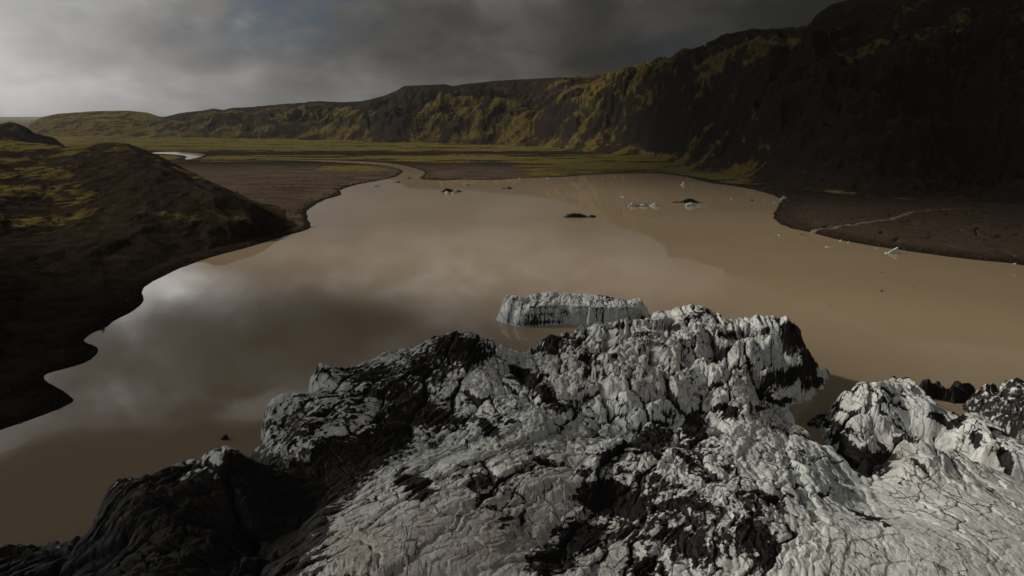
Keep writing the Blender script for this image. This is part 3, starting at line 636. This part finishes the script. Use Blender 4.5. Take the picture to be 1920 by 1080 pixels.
def ice_field(name, RIM, INNER, us, vs, label, cat, full=None, A=None, dirtb=0., zc=12., seed=0, stripes=0.):
    rim = np.array(RIM, float); rx, ry = at(rim[:, 0], rim[:, 1], rim[:, 2])
    inn = np.array(INNER, float); ix, iy = at(inn[:, 0], inn[:, 1], inn[:, 2])
    AP = np.concatenate([np.stack([rx, ry], 1), np.stack([ix, iy], 1)]); AZ_ = np.concatenate([rim[:, 2], inn[:, 2]])
    f0 = tps(AP, AZ_, 1.)
    def f(x, y):
        w = 0; t = 0
        for i in range(len(AP)):
            q = 1 / ((x - AP[i, 0]) ** 2 + (y - AP[i, 1]) ** 2 + 2.) ** 2; w = w + q; t = t + q * AZ_[i]
        t = t / w; return np.clip(f0(x, y), t - 1.2, t + 1.2)
    U, V = np.meshgrid(us, vs); x, y = at(U, V, zc); shp = x.shape; x = x.ravel(); y = y.ravel()
    P = smooth_line(np.stack([rx, ry], 1), 1)
    s = sdf(x, y, P)
    s = s + fbm(x / 5, y / 5, 4, 7) * 1.4 + fbm(x / 1.5, y / 1.5, 3, 8) * .4
    base = f(x, y)
    u0, v0 = proj(x, y, base)
    # how broken the ice is: high in the serac field, low on the smooth right-hand ramp
    sm_right = sstep(1480, 1620, u0) * sstep(860, 930, v0)
    sm_left = ell(u0, v0, 800, 1020, 260, 90)
    serac = ell(u0, v0, 1230, 690, 330, 120, 0, 3)
    if A: serac = serac * 0 + A[3]; sm_right = sm_right * 0; sm_left = sm_left * 0
    A1 = np.clip(.95 + 1.5 * serac - .75 * sm_right - .7 * sm_left, .2, 3)
    A2 = np.clip(.72 + .45 * serac - .62 * sm_right - .5 * sm_left, .08, 2)
    A3 = np.clip(.26 + .10 * serac - .20 * sm_right - .12 * sm_left, .04, 1)
    lf = sstep(560, 420, u0); A2 = A2 + .45 * lf; A3 = A3 + .28 * lf; A1 = A1 + .7 * lf
    if A: A1 = A1 * 0 + A[0]; A2 = A2 * 0 + A[1]; A3 = A3 * 0 + A[2]
    h, crack, tone, a, b, r1 = ice_detail(x, y, A1, A2, A3, seed, serac)
    inside = sstep(-.5, 3.5, s)
    z = base + h * (.25 + .75 * inside)
    # dark ridge mass on the left is rubbly
    cl = sstep(-2.6, .4, s)
    z = z * cl - 2.5 * (1 - cl)
    sl_ = inside
    # long fractures
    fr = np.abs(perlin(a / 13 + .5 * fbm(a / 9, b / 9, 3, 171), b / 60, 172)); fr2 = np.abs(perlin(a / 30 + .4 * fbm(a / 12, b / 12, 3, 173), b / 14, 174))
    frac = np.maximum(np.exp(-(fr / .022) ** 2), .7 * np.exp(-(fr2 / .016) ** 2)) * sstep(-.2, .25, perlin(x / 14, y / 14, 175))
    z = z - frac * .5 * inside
    u, v = proj(x, y, z)
    wu = u + fbm(x / 4, y / 4, 5, 181, .6) * 26; wv = v + fbm(x / 4, y / 4, 5, 191, .6) * 16
    d = field(wu, wv, DIRT_SHADE, 2.4)
    streak = fbm(a / .9, b / 3.6, 5, 201, .6); lump = fbm(x / 3, y / 3, 5, 211, .6)
    rub = fbm(x / 1.1, y / 1.1, 4, 331, .6); st2 = fbm(b / .8, a / 3.0, 5, 341, .6)
    d = d * .86 - (sstep(.08, .6, d)) * (streak * .75 + lump * .45 + rub * .35) * np.clip(1.45 - d, 0.08, 1)
    bg = .20 + .16 * fbm(x / 16, y / 16, 4, 351) - streak * .42 - st2 * .22 - lump * .20 - .30 * sm_right - .12 * sm_left + .03 * serac
    d = np.maximum(d, bg)
    led = sstep(.15, .5, lump) * sstep(.1, .45, streak) * .5 * (.4 + .6 * serac + .3 * (1 - sm_right))
    d = np.maximum(d, dirtb - (streak * .42 + lump * .25) * (dirtb > 0))
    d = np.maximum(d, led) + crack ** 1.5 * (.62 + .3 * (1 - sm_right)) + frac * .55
    if stripes:
        face = 1 - sstep(-.2, 2.2, s); ly = fbm(z * 1.5 + .5 * fbm(x / 6, y / 6, 3, 77), x * .04, 3, 78)
        d = d + face * stripes * sstep(.0, .45, ly) * .5
    blue = np.clip(field(u, v, BLUE) + (face * .75 + .1 if stripes else 0) + crack * .45 + sstep(-.1, -.7, r1) * .3, 0, 1)
    dust = np.clip(.10 + field(u, v, DUST) + tone * .22 + fbm(x / 6, y / 6, 4, 221) * .35 + streak * .18, 0, 1)
    blue = blue * (1 - .5 * dust)
    G = np.stack([np.clip(d, 0, 1.4), blue, dust], 1).astype(np.float32)
    co = np.stack([x, y, z], 1); q = grid_quads(*shp); q = q[(z[q].max(1) > -1.5)]
    co, q, at_ = compact(co, q, {'mask': G})
    o = new_mesh(name, co, q[:, ::-1], attrs=at_, mat=M_ICE)
    tag(o, label, cat)
ice_field('glacier', RIM, INNER, np.linspace(-330, 2290, 1500), np.concatenate([np.linspace(555, 1120, 700), np.linspace(1124, 1500, 60)]),
          'crevassed white and grey glacier front striped with black debris, filling the foreground', 'glacier')
ice_field('iceberg', [(1536, 808, 0), (1545, 784, 2), (1560, 762, 4), (1570, 750, 6), (1578, 736, 9), (1610, 722, 11), (1636, 715, 13), (1648, 712, 14), (1662, 714, 12), (1668, 706, 10), (1704, 704, 10), (1716, 716, 11),
           (1745, 746, 10), (1780, 768, 8), (1800, 779, 7), (1812, 770, 8), (1845, 776, 8), (1870, 800, 8), (1925, 832, 8), (2060, 880, 8), (2080, 960, 4), (1930, 915, 4), (1850, 890, 4), (1812, 866, 4), (1770, 850, 3), (1710, 836, 3),
           (1690, 846, 3), (1650, 850, 2), (1610, 864, 1), (1570, 850, 0), (1542, 830, 0)],
          [(1580, 800, 5), (1600, 760, 8), (1650, 735, 13), (1680, 750, 10), (1700, 725, 11), (1740, 770, 10), (1640, 775, 9), (1640, 810, 8), (1600, 825, 4), (1700, 780, 12), (1760, 800, 11.5), (1700, 806, 11), (1768, 812, 11), (1800, 800, 8),
           (1820, 800, 9), (1840, 830, 10), (1800, 830, 9), (1880, 850, 9), (1950, 870, 9), (1900, 880, 8), (1660, 806, 10.5), (1570, 825, 2.5)],
          np.linspace(1500, 2120, 520), np.linspace(690, 1000, 420), 'broken white ice block with brown flanks right of the muddy channel', 'iceberg', A=(1.5, .85, .3, .4), zc=7., seed=7)
ice_field('iceberg', [(1728, 722, 4), (1731, 708, 6), (1745, 705, 7), (1754, 712, 5), (1762, 712, 5), (1776, 707, 7), (1786, 714, 6), (1797, 725, 4), (1803, 742, 2), (1800, 757, 0), (1770, 748, 0), (1742, 734, 1)],
          [(1745, 716, 5), (1775, 718, 6), (1785, 735, 3)], np.linspace(1700, 1830, 200), np.linspace(690, 780, 160),
          'black debris-covered iceberg with a blunt left end, behind the broken ice block', 'iceberg', A=(.5, .45, .2, 0.), dirtb=.95, zc=3., seed=11)
ice_field('iceberg', [(1788, 716, 4), (1800, 712, 6), (1814, 714, 5), (1828, 721, 4), (1829, 730, 2), (1818, 744, 1), (1803, 756, 0), (1800, 745, 1)],
          [(1808, 722, 5), (1810, 738, 2.5)], np.linspace(1770, 1850, 140), np.linspace(690, 780, 140),
          'small brown-black iceberg wedge touching the right end of the blunt dark iceberg', 'iceberg', A=(.5, .4, .2, 0.), dirtb=.85, zc=3., seed=13)
ice_field('iceberg', [(1800, 764, 0), (1812, 750, 2), (1824, 738, 4), (1832, 728, 6), (1850, 716, 8), (1866, 716, 8), (1872, 726, 7), (1882, 712, 9), (1898, 705, 11), (1912, 707, 11), (1925, 722, 9), (1950, 712, 10), (2000, 735, 9), (2060, 800, 6), (2040, 850, 0), (1940, 832, 0), (1880, 812, 0), (1845, 795, 0), (1815, 776, 0)],
          [(1850, 750, 5), (1880, 745, 7), (1905, 740, 8), (1860, 775, 3), (1900, 780, 5), (1870, 740, 5), (1930, 770, 7), (1980, 780, 6)], np.linspace(1770, 2100, 360), np.linspace(680, 880, 260),
          'jagged black and white iceberg at the far right edge beyond a narrow brown channel', 'iceberg', A=(1.1, .8, .25, .6), dirtb=.56, zc=4., seed=17)

# ------------------------------------------------------------------ icebergs made on their own closed outline
def iceberg(name, outline, top, label, cat='iceberg', group=None, n=260, ns=26, nt=60, seed=0, dirt=None, rough=1., dustv=.25, bluev=.3, dirtv=0.,
            cracks=1., mat=None, world=None, inset=.12, zbot=-1.2, ctrl=None, layered=0.):
    """outline: photo points on the water line (or world points); top: height or function; ctrl: (u,v,z) points of the top surface"""
    if world is None:
        P = np.asarray(outline, float); ox, oy = at(P[:, 0], P[:, 1], P[:, 2] if P.shape[1] > 2 else 0.); P = np.stack([ox, oy], 1)
    else: P = np.asarray(outline, float)
    P = smooth_line(P, 1); c = P.mean(0)
    seg = np.hypot(*(np.roll(P, -1, 0) - P).T); L = np.concatenate([[0], np.cumsum(seg)]); per = L[-1]
    s = np.linspace(0, per, n, endpoint=False); Q = np.vstack([P, P[:1]])
    px = np.interp(s, L, Q[:, 0]); py = np.interp(s, L, Q[:, 1])
    size = math.sqrt(per) ; R = per / 6.28
    if ctrl is not None:
        cc = np.array(ctrl, float); qx, qy = at(cc[:, 0], cc[:, 1], cc[:, 2]); tf = tps(np.stack([qx, qy], 1), cc[:, 2], .5)
        topf = lambda x, y: np.clip(tf(x, y), cc[:, 2].min(), cc[:, 2].max())
    elif callable(top): topf = lambda x, y: top((x - c[0]) / R, (y - c[1]) / R)
    else: topf = lambda x, y: np.full(np.shape(x), float(top))
    rows = []
    ins = inset * R
    dx, dy = px - c[0], py - c[1]; dl = np.hypot(dx, dy); nx, ny = dx / dl, dy / dl
    rimx, rimy = px - nx * ins, py - ny * ins; rz = topf(rimx, rimy)
    for i in range(ns):
        t = i / (ns - 1); tz = t
        z = zbot + (rz - zbot) * tz; off = -ins * t ** 1.5
        rows.append(np.stack([px + nx * off, py + ny * off, z], 1))
    for i in range(1, nt):
        q = 1 - i / nt
        x = c[0] + (rimx - c[0]) * q; y = c[1] + (rimy - c[1]) * q
        rows.append(np.stack([x, y, topf(x, y) + R * .04 * sstep(0, .15, 1 - q)], 1))
    co = np.concatenate(rows).astype(float); V = co.copy()
    side = np.zeros(len(co)); side[:ns * n] = 1
    k = rough * R
    f = 3.2 / R
    X, Y, Z = V[:, 0] * f, V[:, 1] * f, V[:, 2] * f
    n1 = fbm3(X, Y, Z * .6, 5, seed); n2 = fbm3(X * 2.5, Y * 2.5, Z, 5, seed + 9); n3 = fbm3(X + 7, Y, Z, 4, seed + 5)
    ox = V[:, 0] - c[0]; oy = V[:, 1] - c[1]; ol = np.hypot(ox, oy) + 1e-6
    f1, f2, idv, cx, cy = worley(X * 1.1 + n1 * .7, Y * 1.1 + n3 * .7 + Z * .08, seed + 3)
    cut = np.exp(-((f2 - f1) / .09) ** 1.4) * cracks
    disp = (n1 * .10 + n2 * .05 + (idv - .5) * .08 - cut * .09 - f1 * f1 * .05) * k
    w = sstep(0, .35, ol / R)
    co[:, 0] += ox / ol * disp * w * (.35 + .65 * side); co[:, 1] += oy / ol * disp * w * (.35 + .65 * side)
    zr = np.clip((V[:, 2] - zbot) / (np.maximum(topf(V[:, 0], V[:, 1]), .3) - zbot), 0, 1)
    co[:, 2] += (n1 * .09 + n2 * .06 + (idv - .5) * .10 - cut * .09) * k * zr * .8
    co[:, 2] = np.maximum(co[:, 2], zbot)
    hgt = max(.5, float(np.max(co[:, 2])))
    u, v = proj(co[:, 0], co[:, 1], co[:, 2])
    lay_ = perlin(co[:, 2] * 1.6 + n1 * 1.2, co[:, 0] * .05, seed) * layered
    d = dirtv + n2 * .5 * (dirtv > .05) + cut * (.55 - .35 * layered) + sstep(.25, .6, n3 + n2 * .5) * .45
    if dirt: d = np.maximum(d, field(u + n2 * 8, v + n1 * 5, dirt, 2.4))
    d = d + np.clip(lay_, 0, 1) * .45
    G = np.stack([np.clip(d, 0, 1.4), np.clip(bluev + side * .3 + n1 * .3, 0, 1), np.clip(dustv + n3 * .5 + side * .1 - lay_ * .3, 0, 1)], 1).astype(np.float32)
    m = ns + nt - 1
    q = grid_quads(m, n, wrap=True)
    cen = np.array([[c[0], c[1], float(topf(c[0], c[1])) + R * .04]]); co = np.vstack([co, cen]); G = np.vstack([G, G[-1:]])
    tr = np.array([((m - 1) * n + i, (m - 1) * n + (i + 1) % n, m * n) for i in range(n)])
    org = np.array([c[0], c[1], 0.]); co = co - org
    o = new_mesh(name, co, q, tr, attrs={'mask': G}, mat=mat or M_ICE); o.location = org
    tag(o, label, cat, group); return o

# large flat-topped iceberg
ice_field('iceberg', [(934, 590, 2), (940, 572, 6), (946, 556, 8), (960, 551, 8), (975, 555, 8), (985, 556, 7.5), (1003, 549, 8.5), (1020, 547, 8.5), (1038, 546, 9), (1070, 548, 8.5), (1100, 550, 8.5), (1128, 553, 8), (1150, 557, 8), (1172, 561, 7.5), (1185, 561, 7), (1198, 558, 7.5),
           (1206, 564, 7), (1213, 578, 5), (1219, 592, 2), (1212, 600, 1), (1195, 581, 6), (1170, 577, 7), (1140, 577, 7.2), (1110, 576, 7.5), (1098, 573, 7.5), (1078, 576, 7), (1060, 573, 7), (1050, 580, 6), (1040, 572, 7.5), (1015, 575, 7.5),
           (1000, 580, 6.5), (985, 590, 4.5), (972, 600, 2.5), (958, 604, 1), (962, 592, 3), (950, 588, 4), (943, 590, 3)],
          [(960, 565, 8), (985, 568, 7), (1010, 562, 8), (1040, 560, 8.5), (1080, 562, 8.3), (1120, 565, 8), (1160, 568, 7.8), (1195, 570, 7), (972, 580, 6)],
          np.linspace(915, 1240, 640), np.concatenate([np.linspace(535, 640, 420)]), 'large flat-topped pale iceberg with sheer striped sides floating behind the glacier front', 'iceberg',
          A=(.95, .22, .14, .2), zc=6., seed=26, stripes=1.)
iceberg('debris_bank', [(1560, 842), (1590, 836), (1640, 828), (1690, 832), (1720, 845), (1700, 868), (1650, 885), (1600, 885), (1570, 862)], lambda a, b: 3.0 - 1.2 * (a * a + b * b) * .5,
        'low black debris bank between the white ice block and the glacier', 'debris bank', n=260, ns=14, nt=40, seed=33, rough=.4, dirtv=1.2, inset=.3)
iceberg('debris_bank', [(1506, 797), (1516, 786), (1535, 777), (1555, 776), (1560, 790), (1548, 803), (1525, 806)], lambda a, b: .9 - .5 * (a * a + b * b) * .5,
        'small grey debris flat at the left tip of the broken ice block', 'debris bank', n=160, ns=10, nt=24, seed=34, rough=.25, dirtv=.55, dustv=.9, inset=.3)
# small bergs out on the lake
def small(u, v, w, depth, h, label, seed, dirtv=0., dustv=.2, group='icebergs scattered over the lake', ang=0., peaks=1.5, cat='iceberg', name='iceberg', n=140, shape=None):
    cx, cy = at(u, v); cx = float(cx); cy = float(cy); d = math.hypot(cx, cy); wm = w * math.hypot(d, H) / F * .5
    dm = wm * depth; rnd = np.random.RandomState(seed); ph = rnd.rand(4) * 6.28; a0 = math.radians(ang)
    pts = []
    for t in np.linspace(0, 2 * math.pi, 22, endpoint=False):
        rr = 1 + .14 * math.sin(2 * t + ph[0]) + .10 * math.sin(3 * t + ph[1]) + .07 * math.sin(5 * t + ph[2])
        x = wm * math.cos(t) * rr; y = dm * math.sin(t) * rr
        pts.append((cx + x * math.cos(a0) - y * math.sin(a0), cy + x * math.sin(a0) + y * math.cos(a0)))
    hm = h * math.hypot(d, H) / F * .72
    f = shape or (lambda a, b: hm * np.clip(.62 + .55 * np.sin(a * 3.1 * peaks / 1.5 + ph[3]) * np.cos(b * 1.7 + ph[1]) - .28 * (a * a), .12, 1.2))
    ff = (lambda a, b: hm * shape(a, b)) if shape else f
    return iceberg(name, pts, ff, label, cat, group, n=n, ns=14, nt=26, seed=seed, rough=.8, dirtv=dirtv, dustv=dustv, world=True, inset=.3, zbot=-.4)
B = small
B(845, 359.5, 46, .22, 9, 'long black iceberg ridge behind a white lump, nearest the river mouth', 61, 1.0, .6)
B(848, 362, 26, .25, 7, 'white iceberg lump in front of the long black ridge near the river mouth', 62, .1, .3)
B(876, 348.5, 15, .3, 5, 'small brown and white ice piece just right of the river mouth', 63, .35, .6)
B(951, 354, 18, .3, 5, 'small dark iceberg with a pale left end, alone on the far lake', 64, .75, .6)
B(1083, 407.5, 56, .20, 10, 'streamlined grey-black iceberg like a floating whale, alone in mid lake', 65, .62, .7,
  shape=lambda a, b: np.clip(.95 - .75 * (a + .25) ** 2, .05, 1) + .55 * np.exp(-((a - 1.25) / .22) ** 2))
B(1196, 387, 36, .28, 10, 'white iceberg with a dark left end, beside its cone-shaped neighbour', 66, .28, .35)
B(1229, 386.5, 30, .3, 9, 'cone-shaped white iceberg close to the right of a dark-ended one', 67, .12, .3, shape=lambda a, b: np.clip(1.05 - 1.0 * np.abs(a), .1, 1))
B(1287, 380, 56, .18, 8, 'low black iceberg strip behind a flat white one on the far right lake', 68, 1.0, .5)
B(1306, 386.5, 36, .24, 8, 'flat white ice slab in front of the low black strip', 69, .1, .25, shape=lambda a, b: np.clip(.75 - .8 * (a + .3), .15, 1))
B(1282, 347, 12, .4, 8, 'tiny upright white iceberg close to the far right shore', 70, .05, .2, shape=lambda a, b: np.clip(1.1 - 1.0 * np.abs(a), .2, 1))
B(1670, 475, 23, .28, 15, 'bright white fin-shaped iceberg near the brown delta', 71, 0., .02, shape=lambda a, b: np.clip(.35 + .55 * a, .08, 1.1))
B(1470, 374, 11, .5, 8, 'pale grey boulder of ice stranded on the tip of the delta', 72, .1, .5, shape=lambda a, b: np.clip(1.1 - .7 * np.abs(a), .2, 1))
B(421, 823, 19, .55, 10, 'small black ice chunk drifting alone left of the glacier', 73, .9, .6)
B(706, 349.5, 20, .2, 3, 'thin white ice sliver off the left shore', 74, .1, .2)
B(655, 346.5, 13, .3, 2.6, 'white ice scrap lying on the left bank', 75, .05, .2)
FL = 'small ice floes on the lake'
for i, (u, v, w, lab, dv) in enumerate([
        (1168, 369, 10, 'thin white floe above and left of the dark-ended iceberg', 0), (1372, 373.5, 5, 'tiny white floe right of the low black strip', 0),
        (1410, 376, 8, 'dark sliver of ice halfway to the delta tip', .9), (1433, 375, 6, 'tiny white floe just left of the delta tip', 0),
        (1452, 380, 9, 'flat white fleck touching the delta tip', 0), (1461, 441.5, 11, 'thin white floe off the stream mouth', 0),
        (1443, 448, 5, 'tiny white fleck below the stream mouth floe', 0), (1576, 452, 10, 'white fleck at the shore just right of the stream mouth', 0),
        (1592, 455, 8, 'second white fleck along the delta shore right of the stream mouth', 0), (1553, 463.5, 12, 'thin white floe off the delta shore left of the fin-shaped iceberg', .0),
        (1645, 466, 6, 'tiny white fleck just left of the fin-shaped iceberg', 0), (1733, 471, 10, 'white fleck at the shore right of the fin-shaped iceberg', 0),
        (1761, 473.5, 6, 'tiny white fleck on the delta shore, midway to the right edge', 0), (1813, 480, 12, 'row of white crumbs on the delta shore', 0),
        (1902, 495, 8, 'white fleck at the delta shore by the right edge', 0), (1652, 511, 7, 'pale fleck on open water below the fin-shaped iceberg', .2),
        (1901, 516.5, 4, 'tiny white fleck on open water by the right edge', 0), (1653, 546, 8, 'small dark scrap on open water right of centre', .95),
        (1712, 539, 7, 'pale brown fleck on open water below the delta', .3), (1555, 573, 6, 'pale fleck on open water above the jagged spire', .2),
        (1832, 696, 4, 'tiny white dot of ice above the blunt dark iceberg', 0), (975, 335, 7, 'tiny white fleck by the far shore', 0), (1027, 334, 8, 'thin white fleck under the far mossy shore', 0)]):
    B(u, v, w, .35, 2.2 if dv < .5 else 2.6, lab, 80 + i, dv, .15 if dv == 0 else .6, group=FL, cat='ice floe', name='ice_floe', n=48)
# sand bars and shore stones
for i, (u, v, w, lab) in enumerate([(744, 342, 17, 'low brown sandbar at the river mouth, the nearer one'), (767, 334.5, 13, 'low brown sandbar inside the river mouth, the farther one'),
                                    (860, 334, 60, 'long brown gravel bar right of the river mouth')][:2]):
    o = B(u, v, w, .3, 2.5, lab, 120 + i, 1.2, .9, group='sandbars at the river mouth', cat='sandbar', name='sandbar', n=60)
    o.data.materials.clear(); o.data.materials.append(M_ROCK)
for i, (u, v, w, lab) in enumerate([(582.5, 426, 2.6, 'black stone touching the left headland tip'), (586.8, 425.8, 2.6, 'middle black stone off the left headland tip'),
                                    (591, 425.2, 3, 'outermost low black stone off the left headland tip'), (579, 432, 2, 'black stone below the left headland tip'),
                                    (193, 618, 9, 'brown boulder at the water edge of the left shore'), (109, 769.5, 3, 'small dark stone on the lowest left spit')]):
    o = B(u, v, w, .6, w * .75, lab, 130 + i, 1.2, .9, group='stones along the left shore', cat='stone', name='shore_stone', n=40)
    o.data.materials.clear(); o.data.materials.append(M_ROCK)

# ------------------------------------------------------------------ unseen mist clouds, added to shade the mountain and near left shore
def shade_cloud(loc, rx, ry, rz, rot, label, seed, dens=.03):
    nu, nv = 96, 48
    th = np.linspace(0, 2 * math.pi, nu, endpoint=False); ph = np.linspace(-math.pi / 2, math.pi / 2, nv)
    P, T = np.meshgrid(ph, th, indexing='ij'); X = np.cos(P) * np.cos(T); Y = np.cos(P) * np.sin(T); Z = np.sin(P)
    X, Y, Z = X.ravel(), Y.ravel(), Z.ravel()
    d = 1 + .34 * fbm3(X * 1.7 + seed, Y * 1.7, Z * 1.7, 2, seed) + .22 * fbm3(X * 5 + seed, Y * 5, Z * 5, 4, seed + 3)
    z = Z * d * rz; z = np.where(z < 0, z * .45, z)
    c, s_ = math.cos(rot), math.sin(rot); x = X * d * rx; y = Y * d * ry
    co = np.stack([x * c - y * s_, x * s_ + y * c, z], 1)
    o = new_mesh('shade_cloud', co, grid_quads(nv, nu, wrap=True), mat=mat_shade_cloud(dens)); o.location = loc; tag(o, label, 'shade_cloud', kind='stuff')
def mat_shade_cloud(dens):
    m = bpy.data.materials.new('shade_cloud_mist'); m.use_nodes = True; nt = m.node_tree; nt.nodes.clear()
    v = nt.nodes.new('ShaderNodeVolumePrincipled'); v.inputs['Color'].default_value = (.82, .82, .84, 1); v.inputs['Density'].default_value = dens
    out = nt.nodes.new('ShaderNodeOutputMaterial'); nt.links.new(v.outputs[0], out.inputs['Volume']); return m
def over(tx, ty, alt=900.):
    k = (alt) / sun_dir.z; return (tx + sun_dir.x * k, ty + sun_dir.y * k, alt)
shade_cloud(over(860, 900), 680, 660, 120, .3, 'broad added mist bank out of view, shading the right mountain', 3)
shade_cloud(over(-225, 165, 520), 240, 200, 90, .4, 'small added mist bank out of view, shading the near left shore', 8, .06)
shade_cloud((-230, 60, 600), 400, 330, 120, .2, 'low added mist bank out of view, dimming the sky over the near left shore', 12, .05)

# ------------------------------------------------------------------ haze
def haze():
    x0, x1, y0, y1, z0, z1 = -16000, 16000, -600, 16000, -12, 420
    co = [(x, y, z) for z in (z0, z1) for y in (y0, y1) for x in (x0, x1)]
    q = [(0, 2, 3, 1), (4, 5, 7, 6), (0, 1, 5, 4), (2, 6, 7, 3), (0, 4, 6, 2), (1, 3, 7, 5)]
    m = bpy.data.materials.new('thin_haze'); m.use_nodes = True; nt = m.node_tree; nt.nodes.clear()
    v = nt.nodes.new('ShaderNodeVolumePrincipled'); v.inputs['Color'].default_value = (.8, .85, .9, 1); v.inputs['Density'].default_value = 1.3e-5
    v.inputs['Anisotropy'].default_value = .35
    out = nt.nodes.new('ShaderNodeOutputMaterial'); nt.links.new(v.outputs[0], out.inputs['Volume'])
    o = new_mesh('haze', co, q, mat=m, smooth=False); tag(o, kind='stuff')
USE_HAZE = True
if USE_HAZE: haze()
scene.cycles.max_bounces = 6; scene.cycles.use_denoising = True
